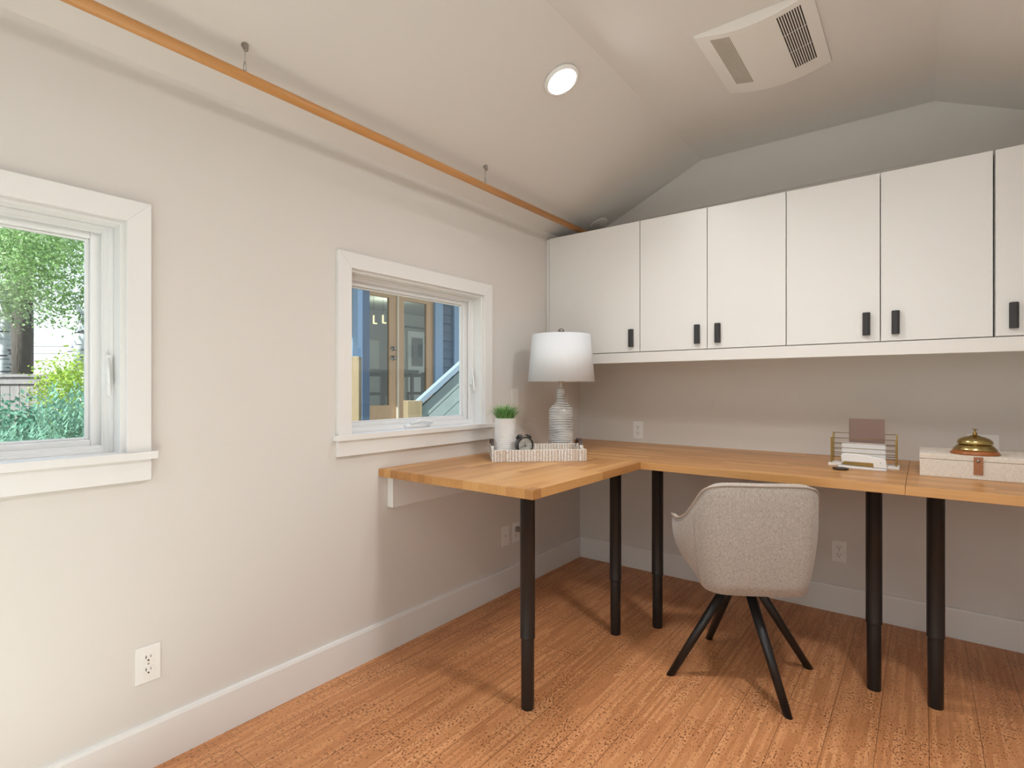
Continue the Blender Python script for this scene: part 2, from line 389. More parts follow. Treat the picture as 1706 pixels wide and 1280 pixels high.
# ------------------------------------------------------------------ wall cabinets
CY = -.426; CB, CTOP = 1.407, 2.163
def cabinet(x0, doors, hands, label, x_end=None):
    x1 = x0+sum(doors)
    c = thing('wall_cabinet', label, 'cabinet', (x0, 0, CB-.002), 0, 'wall cabinets over the desk')
    H = CTOP-CB
    L = x1-x0
    g = G(); t = .018
    g.box((0, CY+.021, 0), (t, -.004, H)); g.box((L-t, CY+.021, 0), (L, -.004, H)); g.box((t, CY+.021, 0), (L-t, -.004, t)); g.box((t, CY+.021, H-t), (L-t, -.004, H)); g.box((t, -.010, t), (L-t, -.004, H-t))
    obj('cabinet_body', g, M['cabside'], c, .0008)
    x = 0
    for w, hd in zip(doors, hands):
        gp = .0018
        dr = obj('door', G().box((x+gp, CY, .0015), (x+w-gp, CY+.019, H)), M['cab'], c, .0015)
        hx = x+w-.052 if hd == 'R' else x+.056
        g = G(); z0, z1 = .030+.0, .133
        prof = [(-.0145, 0), (-.0145, -.014), (-.012, -.020), (-.006, -.0225), (.006, -.0225), (.012, -.020), (.0145, -.014), (.0145, 0)]
        g.prism([(hx+a, CY+b) for a, b in prof], z0, z1, 'z')
        obj('handle', g, M['blackp'], dr, .002)
        x += w
    return c
cabinet(.020, (.626,), 'R', 'leftmost white wall cabinet with a single flat door, above the table lamp')
cabinet(.6465, (.3825, .382), 'RL', 'white two-door wall cabinet second from the left')
cabinet(1.4115, (.382, .379), 'RL', 'white two-door wall cabinet third from the left, above the office chair and letter rack')
cabinet(2.1765, (.645,), 'L', 'rightmost white wall cabinet cut off by the right edge, above the linen box')
tag(obj('filler_strip', G().box((.0015, CY-.0, CB), (.0185, CY+.018, CTOP-.006)), M['cab'], bevel=.001), 'narrow white filler strip between the left wall and the first cabinet', 'trim')
tag(obj('valance_board', G().box((.0015, CY+.004, 1.344), (WD-.002, CY+.022, CB-.004)).box((.0015, CY+.022, CB-.022), (WD-.002, -.002, CB-.004)), M['cabside'], bevel=.001), 'long white valance rail running under all the wall cabinets', 'valance')

# ------------------------------------------------------------------ desks
ZD = .835; TH = .035
def gerton(parent, x, y, rot=0):
    ztop = ZD-TH
    leg = obj('leg', G().lathe([(.0240, .0), (.0240, .004), (.0248, .006), (.0248, .262), (.0248, .27)], (x, y, 0), 28), M['black'], parent)
    up = obj('upper_tube', G().lathe([(.0262, .262), (.0285, .264), (.0285, .268), (.0280, .272), (.0280, ztop-.006), (.05, ztop-.005), (.05, ztop)], (x, y, 0), 28), M['black'], leg)
    return leg
dk = thing('corner_desk', 'L-shaped butcher block corner desk on black tubular legs, under the window', 'desk', (0, 0, 0))
obj('desktop_return', G().box((.002, -1.785, ZD-TH), (.849, -.876, ZD)), M['woody'], dk, .0012)
obj('desktop_back', G().box((.002, -.8755, ZD-TH), (1.8925, -.002, ZD)), M['woodx'], dk, .0012)
for x, y in ((.768, -1.705), (.755, -.954), (.888, -.757), (1.79, -.767)): gerton(dk, x, y)
obj('wall_cleat', G().box((.002, -1.735, .655), (.040, -.90, ZD-TH)), M['trim'], dk, .001)
d2 = thing('side_desk', 'straight butcher block desk section on black leg, beneath the linen box at right', 'desk', (0, 0, 0))
obj('desktop', G().box((1.8935, -.8755, ZD-TH), (WD-.004, -.002, ZD)), M['woodx'], d2, .0012)
gerton(d2, 1.983, -.772)

# ------------------------------------------------------------------ outlets
def outlet(loc, rz, label, kind='duplex', w=.070, h=.115, cat='outlet', off=0):
    """local: plate in xz plane facing -y"""
    o = thing({'duplex': 'wall_outlet', 'blank': 'cover_plate', 'switch': 'light_switch'}[kind], label, cat, loc, rz, 'duplex wall outlets' if kind == 'duplex' else None)
    g = G(); g.prism([(-w/2, -h/2), (w/2, -h/2), (w/2, h/2), (-w/2, h/2)], -.0035, 0)
    obj('plate', g, M['plate'], o, .0015)
    if kind == 'duplex':
        for s in (-1, 1):
            zc = s*.0195
            g = G(); pts = []
            for k in range(28):
                a = 2*PI*k/28; pts.append((.0172*math.cos(a), max(-.0135, min(.0135, .0172*math.sin(a)))+zc))
            g.prism([(p[0]+off, p[1]) for p in pts], -.0052, -.0036)
            r = obj('receptacle', g, M['plate'], o, .0006)
            g = G()
            g.box((off-.0075, -.0058, zc-.001), (off-.0052, -.0050, zc+.0085)); g.box((off+.0052, -.0058, zc), (off+.0070, -.0050, zc+.0075))
            g.prism([(off+.0028*math.cos(2*PI*k/12), zc-.0072+.0028*math.sin(2*PI*k/12)) for k in range(12)], -.0058, -.0050)
            obj('slot', g, M['slot'], r)
        obj('screw', G().prism([(off+.0026*math.cos(2*PI*k/12), .0026*math.sin(2*PI*k/12)) for k in range(12)], -.0050, -.0035), M['steel'], o)
    elif kind == 'blank':
        obj('jack', G().prism([(.0048*math.cos(2*PI*k/12), .0048*math.sin(2*PI*k/12)) for k in range(12)], -.0065, -.0035), M['steel'], o)
    else:
        obj('rocker', G().box((-.0165, -.0065, -.033), (.0165, -.0036, .033)), M['plate'], o, .001)
    return o
outlet((.0005, -2.690, .328), R(90), 'white duplex wall outlet low on the left wall below the garden window')
outlet((.0005, -.862, .330), R(90), 'white cover plate with a round jack, low on the left wall under the desk', 'blank', cat='wall plate')
po = outlet((.0005, -.760, .330), R(90), 'white wall outlet with a dark plug, partly behind the front desk leg')
g = G().box((-.013, -.028, .006), (.013, -.0055, .034)); obj('plug', g, M['nickel'], po, .003)
g = G(); g.tube([(0, -.026, .018), (.02, -.035, .012), (.06, -.03, -.01), (.10, -.022, -.024), (.125, -.014, -.02), (.133, -.012, -.028), (.124, -.012, -.036), (.10, -.012, -.034)], .0025, 8); obj('cable', g, M['nickel'], po)
outlet((.446, -.0005, .917), 0, 'white duplex wall outlet above the desk in the corner, right of the lamp')
outlet((1.590, -.0005, .325), 0, 'white duplex wall outlet low on the back wall, right of the office chair')
outlet((2.169, -.0005, .922), 0, 'white wall outlet plate half hidden behind the brass bell', w=.114, h=.115, off=.028)
outlet((.0005, -.770, 1.135), R(90), 'white light switch on the left wall above the potted grass', 'switch', cat='switch')
tag(obj('hole_cover', G().lathe([(.0, .004), (.010, .0038), (.0125, 0)][::-1], n=20, M=Matrix.Translation((.931, -.0005, 1.103)) @ Matrix.Rotation(R(90), 4, 'X')), M['wall']), 'tiny round beige cap on the back wall below the valance', 'hole cover')

# ------------------------------------------------------------------ things on the ceiling
SL = math.atan2(ZC-ZL, XB)
def on_slope(x, y, off=0):   # frame with local -z pointing into the room
    z = ZL+(ZC-ZL)/XB*x
    return Matrix.Translation((x, y, z)) @ Matrix.Rotation(-SL, 4, 'Y') @ Matrix.Translation((0, 0, -off))
def ceil_light(Mx, label, watts):
    t = thing('ceiling_light', label, 'ceiling light', group='round ceiling lights'); t.matrix_world = Mx
    obj('trim_ring', G().lathe([(.0640, -.0005), (.0775, -.0008), (.0775, -.010), (.074, -.016), (.0635, -.018), (.0625, -.012)], n=48, cap=False), M['plate'], t)
    sl = bpy.data.lights.new('downlight', 'SPOT'); sl.energy = watts; sl.color = (1, 1, 1); sl.spot_size = R(150); sl.spot_blend = 1; sl.shadow_soft_size = .14
    so = bpy.data.objects.new('downlight', sl); COL.objects.link(so); so.parent = t; so.location = (0, 0, -.035)
    obj('diffuser', G().lathe([(.0630, -.004), (.0630, -.0125), (.05, -.0150), (.0, -.0160)], n=48), M['light'], t)
ceil_light(on_slope(.705, -1.372), 'round glowing white disc light on the left ceiling slope', 36)
for nm, mx in (('right ceiling slope', Matrix.Translation((WD-.705, -1.75, ZL+(ZC-ZL)/XB*.705)) @ Matrix.Rotation(SL, 4, 'Y')),
               ('left slope behind the camera', on_slope(.705, -3.7)), ('right slope behind the camera', Matrix.Translation((WD-.705, -3.7, ZL+(ZC-ZL)/XB*.705)) @ Matrix.Rotation(SL, 4, 'Y'))):
    ceil_light(mx, 'round white disc light on the '+nm, 54 if nm == 'right ceiling slope' else 10)
cp = thing('ceiling_canopy', 'small round white ceiling plate with a metal hook beside the rod end', 'ceiling plate'); cp.matrix_world = on_slope(.205, -.105)
obj('plate', G().lathe([(.064, -.0005), (.064, -.004), (.058, -.008), (.0, -.009)], n=40), M['fan'], cp)
g = G(); g.lathe([(.007, -.008), (.007, -.022), (.004, -.026)], n=14); g.tube([(.0, 0, -.024), (.012, -.006, -.030), (.02, -.01, -.024)], .003, 8); obj('hook', g, M['steel'], cp)

# hanging rod
rod = thing('hanging_rod', 'long round wooden rod hung from the ceiling by steel cables', 'rod', (.208, -1.9, 2.20))
obj('pole', G().tube([(0, -2.4, 0), (0, 0, 0), (0, 1.895, 0)], .0175, 28), M['pole'], rod)
for yy in (-2.487, -1.287, -3.687):
    ly = yy+1.9; zs = ZL+(ZC-ZL)/XB*.208-2.20
    h = obj('hanger_mount', G().lathe([(.0105, 0), (.0105, -.004), (.0085, -.006), (.0085, -.014), (.006, -.019)], (0, ly, zs-.0002), 18, M=Matrix.Translation((0, ly, zs)) @ Matrix.Rotation(-SL, 4, 'Y') @ Matrix.Translation((0, -ly, -zs))).sphere((.004, ly+.002, zs-.016), .0075, 12), M['nickel'], rod)
    obj('cable', G().tube([(.003, ly, zs-.012), (.0005, ly, .045)], .0012, 6).tube([(-.003, ly+.002, zs-.012), (-.0005, ly, .045)], .0008, 6), M['steel'], h)
    obj('ferrule', G().lathe([(.002, .050), (.0045, .042), (.0052, .034), (.0052, .0165)][::-1], (0, ly, 0), 14), M['steel'], h)

# exhaust fan
fx0, fx1, fy0, fy1 = 1.219, 1.636, -1.200, -.693
fan = thing('exhaust_fan', 'square white ceiling exhaust fan with two slotted grilles', 'fan', ((fx0+fx1)/2, (fy0+fy1)/2, ZC))
hw, hl = (fx1-fx0)/2, (fy1-fy0)/2
def fz(x): return -.010-.034*math.cos(x/hw*PI/2)**1.0
NX = 40
poly = [(-hw, -.0005)] + [(-hw+2*hw*i/NX, fz(-hw+2*hw*i/NX)) for i in range(NX+1)] + [(hw, -.0005)]
obj('cover', G().prism(poly, -hl, hl), M['fan'], fan, .001)
cxf = (fx0+fx1)/2; cyf = (fy0+fy1)/2
for (gx0, gx1, n, mt, nm) in ((1.514, 1.594, 10, 'slotshade', 'intake_grille'), (1.274, 1.345, 12, 'grey', 'outlet_grille')):
    par = None; g = G()
    pit = (gx1-gx0)/(n-.5)
    yy0, yy1 = -1.17-cyf, -.785-cyf
    for i in range(n):
        xa = gx0+pit*i-cxf; xb_ = xa+pit*.52
        segs = [(yy0, yy0+.128), (yy0+.132, yy0+.256), (yy0+.260, yy1)] if mt == 'slotshade' else [(yy0, yy1)]
        for a, b_ in segs:
            g.prism([(xa, fz(xa)-.0007), (xb_, fz(xb_)-.0007), (xb_, fz(xb_)+.006), (xa, fz(xa)+.006)], a, b_)  # dark and grey strips on the cover stand in for shade inside the slots
    obj(nm, g, M[mt], fan)

tag(obj('bounce_rug', G().box((.25, -4.44, 0.0), (2.70, -2.80, .010)), mat('bounce_rug_pale', (.78, .75, .70), .95, bump=(300, .4, .002)), bevel=.003), 'unseen pale rug added behind the camera to bounce sunlight up', 'rug')  # added out of view for neutral bounce light from the sun patch

# ------------------------------------------------------------------ office chair
def catmull(P, n):
    out = []
    P = [Vector(p) for p in P]; Q = [P[0]*2-P[1]]+P+[P[-1]*2-P[-2]]
    for i in range(1, len(Q)-2):
        for k in range(n):
            t = k/n; a, b, c, e = Q[i-1], Q[i], Q[i+1], Q[i+2]
            out.append(.5*((2*b)+(-a+c)*t+(2*a-5*b+4*c-e)*t*t+(-a+3*b-3*c+e)*t**3))
    out.append(Q[-2]); return out
ch = thing('office_chair', 'beige tweed upholstered armchair on four splayed black legs, tucked at the desk', 'chair', (1.335, -.95, 0), R(31))
# plan control points of one half: (x, y) top, (x, y) bottom, z top, z bottom
half = [  # xt   yt     xb    yb     zt     zb
    (.000, -.262, .000, -.222, .823, .402),
    (.090, -.262, .085, -.222, .824, .402),
    (.165, -.256, .145, -.218, .820, .404),
    (.208, -.228, .185, -.190, .798, .408),
    (.232, -.175, .198, -.150, .738, .414),
    (.252, -.115, .200, -.105, .680, .420),
    (.270, -.055, .200, -.060, .650, .430),
    (.272,  .015, .200, -.010, .640, .430),
    (.268,  .090, .197,  .045, .632, .432),
    (.254,  .160, .190,  .095, .618, .440),
    (.238,  .205, .182,  .120, .600, .455)]
def chain(ix):
    a = catmull([(p[ix[0]], p[ix[1]], p[ix[2]]) for p in half], 5); left = [Vector((-v.x, v.y, v.z)) for v in a[1:]][::-1]
    return left+a
top = chain((0, 1, 4)); bot = chain((2, 3, 5))
NK = len(top)
def outer(i, f):    # f 0 bottom .. 1 top, with a bulge
    b, t = bot[i], top[i]; p = b.lerp(t, f)
    c = Vector((0, .02, 0)); dr = (p-c); dr.z = 0; dr.normalize()
    fl = 1-(1-f)**(2.2+.9*min(1, max(0, (abs(t.x)-.2)/.07)))
    p = Vector((b.x+(t.x-b.x)*fl, b.y+(t.y-b.y)*fl, b.z+(t.z-b.z)*f))
    return p
def nrm(i):
    a, b = top[max(i-1, 0)], top[min(i+1, NK-1)]; t = (b-a); t.z = 0; t.normalize(); return Vector((-t.y, t.x, 0))
g = G(); cols = []
NV = 10
for i in range(NK):
    n = nrm(i)  # inward
    if (Vector((0, .0, 0))-Vector((top[i].x, top[i].y, 0))).dot(n) < 0 and abs(top[i].x) > .05: n = -n
    th = .042-.020*min(1, max(0, (top[i].y+.2)/.25)); c = []
    for k in range(NV+1): c.append(outer(i, k/NV))
    tz = top[i]
    for a in (35, 80, 110, 150):
        c.append(tz+n*(th/2*(1-math.cos(R(a))))+Vector((0, 0, th*.32*math.sin(R(a)))))
    for k in range(NV, -1, -1):
        q = outer(i, k/NV)+n*th; c.append(q)
    cols.append(c)
V = [[g.bm.verts.new(p) for p in c] for c in cols]
m = len(V[0])
for i in range(NK-1):
    for j in range(m): 
        f = g.bm.faces.new((V[i][j], V[i+1][j], V[i+1][(j+1) % m], V[i][(j+1) % m])); f.smooth = True
g.bm.faces.new(V[0]); g.bm.faces.new(V[-1][::-1])
obj('backrest_shell', g, M['fabric'], ch)
# piping along the rim and side seams
rim = [top[i]+Vector((0, 0, .006)) for i in range(NK)]
obj('piping', G().tube([p+(-nrm(i) if False else Vector((0, 0, 0))) for i, p in enumerate(rim)], .0042, 8), M['pipe'], ch)
for s in (-1, 1):
    i0 = [k for k in range(NK) if s*top[k].x > 0]
    tgt = min(range(NK), key=lambda k: abs(top[k].x-s*.232)+abs(top[k].y+.175))
    obj('side_seam', G().tube([outer(tgt, f/8)+Vector((s*.0006, -.0006, 0)) for f in range(0, 8)], .0018, 6), M['pipe'], ch)
# underside pan and seat cushion
def slab(g, pts, z0, z1, e=.02):
    rr = []
    for sc, z in ((.90, z0), (.97, z0+e*.3), (1, z0+e), (1, z1-e), (.975, z1-e*.3), (.90, z1)):
        rr.append([(p[0]*sc, p[1]*sc, z) for p in pts])
    g.rings(rr)
sq = []
for k in range(48):
    a = 2*PI*k/48; ca, sa = math.cos(a), math.sin(a); r = (abs(ca)**4+abs(sa)**4)**-.25
    sq.append((r*ca, r*sa))
g = G(); slab(g, [(x*.183, y*.19-.015) for x, y in sq], .405, .44); obj('seat_pan', g, M['fabric'], ch)
g = G(); slab(g, [(x*.205, y*.225+.02) for x, y in sq], .438, .515, .03); obj('seat_cushion', g, M['fabric'], ch)
obj('swivel_hub', G().lathe([(.028, .355), (.095, .372), (.10, .40), (.10, .406)], n=32), M['black'], ch)
ch_inv = (Matrix.Translation((1.335, -.95, 0)) @ Matrix.Rotation(R(31), 4, 'Z')).inverted()
for fx, fy in ((1.113, -1.149), (1.137, -.735), (1.549, -1.170), (1.552, -.752)):
    p1 = ch_inv @ Vector((fx, fy, .012)); dr = Vector((p1.x, p1.y, 0)).normalized(); p0 = dr*.045+Vector((0, 0, .392))
    ax = (p1-p0).normalized(); sd = ax.cross(Vector((0, 0, 1))).normalized(); up = sd.cross(ax)
    g = G(); rr = []
    for f, a, b in ((0, .025, .015), (.5, .022, .014), (1, .0175, .012)):
        c = p0.lerp(p1, f); ring = []
        for k in range(16):
            q = c+sd*a*math.cos(2*PI*k/16)*.85+up*b*1.25*math.sin(2*PI*k/16)
            if f == 1: q = q+ax*((0.0-q.z)/ax.z)
            ring.append(q)
        rr.append(ring)
    g.rings(rr); obj('leg', g, M['black'], ch)

# ------------------------------------------------------------------ tray with things
TR = Matrix.Translation((.279, -1.321, ZD)) @ Matrix.Rotation(R(42.57), 4, 'Z')
def tray_pt(s, t, z=0): return TR @ Vector((s, t, z))
def shellmat():
    b = NB('bone_inlay', .5)
    x, y, z = b.xyz(b.tc.outputs['Object'])
    u = b.math('ADD', b.math('DIVIDE', x, .0150), b.math('DIVIDE', y, .0150))
    u = b.math('ADD', u, b.math('MULTIPLY', b.noise(b.map((14, 14, 1)), 1, 2), 1.2))
    f = b.math('FRACT', u); w = b.white(b.comb(b.math('FLOOR', u), 0, 0))
    c = b.ramp(w, [(0, (.70, .60, .51)), (.4, (.88, .85, .81)), (1, (.92, .91, .89))])
    n = b.noise(b.map((60, 60, 300)), 1, 4)
    c = b.mix(b.ramp(n, [(.45, (0,0,0)), (.62, (.7,.7,.7))]), c, (.50, .40, .32))
    ln = b.math('LESS_THAN', f, b.math('ADD', .16, b.math('MULTIPLY', w, .28)))
    c = b.mix(b.math('MULTIPLY', ln, .8), c, (.36, .30, .25))
    b.color(c); b.bump(f, .3, .001); return b.m
M['bone'] = shellmat()
M['tanwood'] = mat('pale_wood_inside', (.62, .51, .40), .6, var=((8, 60, 60), .12))
LT, WT, HT = .469, .30, .058
tr = thing('serving_tray', 'rectangular tray of striped pale bone with black loop handles, holding plant and clock', 'tray')
tr.matrix_world = TR
g = G(); e = .014
g.box((0, 0, 0), (LT, e, HT)); g.box((0, WT-e, 0), (LT, WT, HT)); g.box((0, e, 0), (e, WT-e, HT)); g.box((LT-e, e, 0), (LT, WT-e, HT))
obj('tray_rim', g, M['bone'], tr, .002)
obj('tray_bottom', G().box((e, e, .001), (LT-e, WT-e, .010)), M['tanwood'], tr)
for s in (0, 1):
    X0 = e/2 if s == 0 else LT-e/2
    g = G(); rr = []
    for i in range(13):
        a = PI*i/12; yy = WT/2-.055*math.cos(a); zz = HT-.006+.046*math.sin(a)**.8
        dy, dz = .055*math.sin(a), .046*math.cos(a); l = math.hypot(dy, dz)+1e-6; nz, ny = dy/l, -dz/l
        rr.append([(X0-.009, yy-ny*.002, zz-nz*.002), (X0+.009, yy-ny*.002, zz-nz*.002), (X0+.009, yy+ny*.002, zz+nz*.002), (X0-.009, yy+ny*.002, zz+nz*.002)])
    g.rings(rr, smooth=False); h = obj('handle', g, M['strapd'], tr)
    for q in (-.056, .056): obj('handle_mount', G().box((X0-.0085, WT/2+q-.010, HT-.001), (X0+.0085, WT/2+q+.010, HT+.012)), M['bone'], h, .002)

# potted grass
p = tray_pt(.076, .150, .011)
pl = thing('potted_grass', 'small green grass plant in a ribbed white pot standing in the tray', 'plant', p)
prof = [(.048, 0), (.056, .001)]
PH = .196
for i in range(57):
    f = i/56; r = .0575-.0055*f**1.2+(.0011 if i % 3 == 1 else (-.0009 if i % 3 == 0 else .0004))
    prof.append((r, .003+f*(PH-.006)))
prof += [(.0505, PH), (.046, PH), (.046, PH-.02), (.0, PH-.022)]
obj('pot', G().lathe(prof, n=48), M['pot'], pl)
rnd = random.Random(3)
g = G()
def blade(g, base, az, lean, L, w):
    pts = []
    for k in range(5):
        f = k/4; a = lean*f**1.3
        pts.append(base+Vector((math.cos(az)*math.sin(a)*L*f, math.sin(az)*math.sin(a)*L*f, math.cos(a*.8)*L*f)))
    sd = Vector((-math.sin(az), math.cos(az), 0)); prev = None
    for k, q in enumerate(pts):
        ww = w*(1-(k/4)**1.5)+.0001
        cur = (g.bm.verts.new(q-sd*ww), g.bm.verts.new(q+sd*ww))
        if prev: g.bm.faces.new((prev[0], prev[1], cur[1], cur[0]))
        prev = cur
g2 = G()
for i in range(760):
    a = rnd.uniform(0, 2*PI); rr_ = .043*math.sqrt(rnd.random()); b0 = Vector((rr_*math.cos(a), rr_*math.sin(a), PH-.018))
    tgt = g if rnd.random() < .72 else g2
    blade(tgt, b0, a+rnd.uniform(-.6, .6), rnd.uniform(.1, 1.5)*(.45+rr_/.043*.65), rnd.uniform(.055, .100), rnd.uniform(.0012, .0021))
obj('grass_blades', g, M['leaf'], pl); obj('pale_grass_blades', g2, M['leafpale'], pl)['label'] = 'paler yellow green blades'

# alarm clock, turned to face the camera's right
p = tray_pt(.162, .070, .011)
ck = thing('alarm_clock', 'small black twin-bell alarm clock standing in the tray', 'clock', p, R(62))
CR = .0430; CZ = CR+.020
Mc = Matrix.Translation((0, 0, CZ)) @ Matrix.Rotation(R(90), 4, 'X')   # local z -> -y (front)
obj('case', G().lathe([(.034, -.026), (.040, -.020), (CR, -.012), (CR, .018), (CR+.0015, .021), (CR+.0015, .025), (CR-.003, .0265), (CR-.0045, .020)], n=44, M=Mc, cap=False).lathe([(.0, -.0262), (.035, -.0260)][::1], n=44, M=Mc, cap=False), M['blackg'], ck)
obj('clock_face', G().lathe([(.0, .0195), (CR-.004, .0195)][::-1], n=44, M=Mc, cap=True), M['face'], ck)
g = G()
for k in range(60):
    a = 2*PI*k/60; r0, r1, w = ((CR-.0075, CR-.0052, .00025) if k % 5 else (CR-.0105, CR-.0055, .0007))
    dx, dz = math.sin(a), math.cos(a)
    g.bm.faces.new([g.bm.verts.new((dx*r+dz*s_*w, -.0202, CZ+dz*r-dx*s_*w)) for r, s_ in ((r0, -1), (r1, -1), (r1, 1), (r0, 1))])
def hand(g, deg, L, w, y):
    a = R(deg); dx, dz = math.sin(a), math.cos(a)
    g.box((-w, -.0008, -.005), (w, 0, L), M=Matrix.Translation((0, y, CZ)) @ Matrix.Rotation(a, 4, 'Y'))
obj('dial_marks', g, M['blackp'], ck)
g = G(); hand(g, -8, .021, .0009, -.0206); hand(g, 250, .028, .0006, -.0214); g.lathe([(.0028, .0200), (.0028, .0225), (.001, .023)], n=14, M=Mc); obj('clock_hands', g, M['blackp'], ck)
for s in (-1, 1):
    ax = Vector((s*math.sin(R(32)), 0, math.cos(R(32)))); c = Vector((0, -.002, CZ))+ax*(CR+.004)
    Mb = Matrix.Translation(c) @ ax.to_track_quat('Z', 'Y').to_matrix().to_4x4()
    obj('bell', G().lathe([(.0165, .0), (.0172, .001), (.0165, .006), (.012, .0105), (.005, .0125), (.002, .013), (.002, .016), (0, .0165)], n=26, M=Mb), M['blackg'], ck)
    obj('foot', G().tube([Vector((s*.022, 0, .030)), Vector((s*.030, 0, 0.0))], [.003, .0022], 8), M['blackg'], ck)
g = G(); g.tube([Vector((.019*math.cos(PI*i/12)*1.05, -.002, CZ+CR+.012+.020*math.sin(PI*i/12)**.9)) for i in range(13)], .0014, 8); obj('carry_loop', g, M['steel'], ck)
obj('hammer', G().box((-.0012, -.003, CZ+CR), (.0012, -.001, CZ+CR+.014)).lathe([(.001, 0), (.004, .001), (.004, .006), (.001, .007)], (0, -.002, CZ+CR+.012), 10), M['steel'], ck)

# ------------------------------------------------------------------ table lamp
def stripes():
    b = NB('ribbed_glaze', .22); b.p.inputs['Specular IOR Level'].default_value = .6
    x, y, z = b.xyz(b.tc.outputs['Object'])
    zz = b.math('ADD', b.math('DIVIDE', z, .0091), b.math('MULTIPLY', b.noise(b.map((9, 9, 60)), 1, 2), .55))
    f = b.math('ABSOLUTE', b.math('SUBTRACT', b.math('FRACT', zz), .5))
    n = b.noise(b.map((10, 10, 25)), 1, 3)
    k = b.math('ADD', f, b.math('MULTIPLY', b.math('SUBTRACT', n, .5), .35))
    b.color(b.ramp(k, [(.09, (.03, .03, .032)), (.17, (.22, .21, .20)), (.25, (.82, .81, .78))])); b.bump(f, .5, .0015); return b.m
M['glaze'] = stripes()
lx, ly = .305, -.733
lp = thing('table_lamp', 'tall table lamp with white drum shade and ribbed grey-striped ceramic bottle base', 'lamp', (lx, ly, ZD))
prof = [(.064, 0), (.070, .002)]
for i in range(1, 80):
    z = i*.0028; 
    prof.append((.0708+.0010*math.sin(z/.0091*2*PI), z+.002))
for r, z in ((.070, .236), (.066, .246), (.056, .258), (.043, .268), (.034, .276), (.029, .286)): prof.append((r, z))
for i in range(14):
    z = .29+i*.0045; prof.append((.0265-.0004*i+.0012*(i % 2), z))
prof += [(.020, .356), (.013, .360)]
obj('lamp_base', G().lathe(prof, n=56), M['glaze'], lp)
obj('lamp_neck', G().lathe([(.012, .358), (.013, .362), (.009, .368), (.009, .392), (.016, .395), (.016, .43), (.012, .435)], n=24), M['steel'], lp)
zb, zt = .398, .664; rb, rt = .190, .166
obj('lamp_shade', G().lathe([(rb-.003, zb), (rb, zb), (rt, zt), (rt-.003, zt), (rt-.0045, zt-.004), (rb-.0045, zb+.004), (rb-.003, zb)], n=72, cap=False), M['shade'], lp)
g = G(); g.tube([(0, 0, .43), (.035, 0, .47), (.045, 0, .55), (.02, 0, .64), (0, 0, .655)], .0018, 8).tube([(0, 0, .43), (-.035, 0, .47), (-.045, 0, .55), (-.02, 0, .64), (0, 0, .655)], .0018, 8)
for k in range(3):
    a = 2*PI*k/3+.4; g.tube([(0, 0, .656), (math.cos(a)*(rt-.004), math.sin(a)*(rt-.004), .658)], .0016, 6)
obj('harp', g, M['steel'], lp)
obj('finial', G().lathe([(.006, .655), (.006, .668), (.010, .671), (.017, .678), (.0185, .687), (.015, .695), (.006, .700), (0, .701)], n=24), M['nickel'], lp)
obj('bulb', G().sphere((0, 0, .52), .028, 16, (1, 1, 1.3)), mat('bulb_glass', (1, .9, .75), .4, emit=((1, .60, .28), 5)), lp)
# lamp cord curling down behind the base is hidden

# ------------------------------------------------------------------ letter rack group
rk = thing('letter_rack', 'brass wire letter rack on a white marble base', 'letter rack', (1.727, -.385, ZD), 0)
obj('marble_base', G().box((-.136, -.045, 0), (.136, .045, .013)), M['marble'], rk, .002)
def barframe(y, lean, hgt):
    out = []
    for s in (-1, 1):
        rod_ = obj('upright', G().box((-.0035, -.003, 0), (.0035, .003, hgt), M=Matrix.Translation((s*.124, y, .0132)) @ Matrix.Rotation(lean, 4, 'X')), M['gold'], rk, .0008)
    n = 6
    hs = [hgt-.002] + [hgt*f for f in (.80, .60, .42, .24)]
    for h in hs:
        dy = -math.sin(lean)*h; obj('wire', G().tube([(-.124, y+dy, .013+math.cos(lean)*h), (.124, y+dy, .013+math.cos(lean)*h)], .0013, 8), M['gold'], rk)
barframe(-.030, R(2), .118)
barframe(.034, R(-2), .138)
nb = thing('notebook', 'square brown-covered notebook standing upright in the letter rack', 'notebook', (1.738, -.366, ZD+.0135)); nb.rotation_euler = (R(-2), 0, 0)
obj('cover', G().box((-.069, -.0055, 0), (.069, -.0040, .205)).box((-.069, .0040, 0), (.069, .0055, .205)).box((-.069, -.0055, 0), (-.0675, .0055, .205)), M['book'], nb)
obj('pages', G().box((-.067, -.0039, .001), (.067, .0039, .203)), M['paper'], nb)
tag(obj('white_envelope', G().box((1.642, -.396, ZD+.0135), (1.812, -.388, ZD+.108)), M['paper'], bevel=.001), 'blank white envelope pack standing in front of the brown notebook', 'envelope')
st = thing('stapler', 'white stapler with a gold magazine lying in front of the letter rack', 'stapler', (1.731, -.488, ZD), R(-3))
g = G(); w = .011
g.prism([(-.092, 0), (.090, 0), (.090, .008), (-.085, .012), (-.092, .010)], -w-.003, w+.003); obj('base', g, M['whitepl'], st, .002)
g = G(); g.prism([(-.082, .016), (.050, .0125), (.050, .032), (-.070, .030)], -w+.002, w-.002); obj('magazine', g, M['gold'], st, .001)
g = G(); g.prism([(-.080, .030), (.040, .030), (.042, .012), (.088, .010), (.092, .014), (.086, .048), (.075, .052), (.02, .062), (-.03, .067), (-.070, .066), (-.082, .058)], -w, w); obj('top_arm', g, M['whitepl'], st, .003)
obj('pin', G().lathe([(.0022, 0), (.0022, .003)], n=12, M=Matrix.Translation((.068, -w-.0005, .034)) @ Matrix.Rotation(R(90), 4, 'X')), M['steel'], st)
tag(obj('metal_disc', G().lathe([(.026, 0), (.031, .002), (.033, .006), (.032, .007), (.024, .004), (0, .0035)], (1.655, -.560, ZD+.0003), 40), M['disc']), 'small round dark metal dish lying left of the white stapler', 'dish')

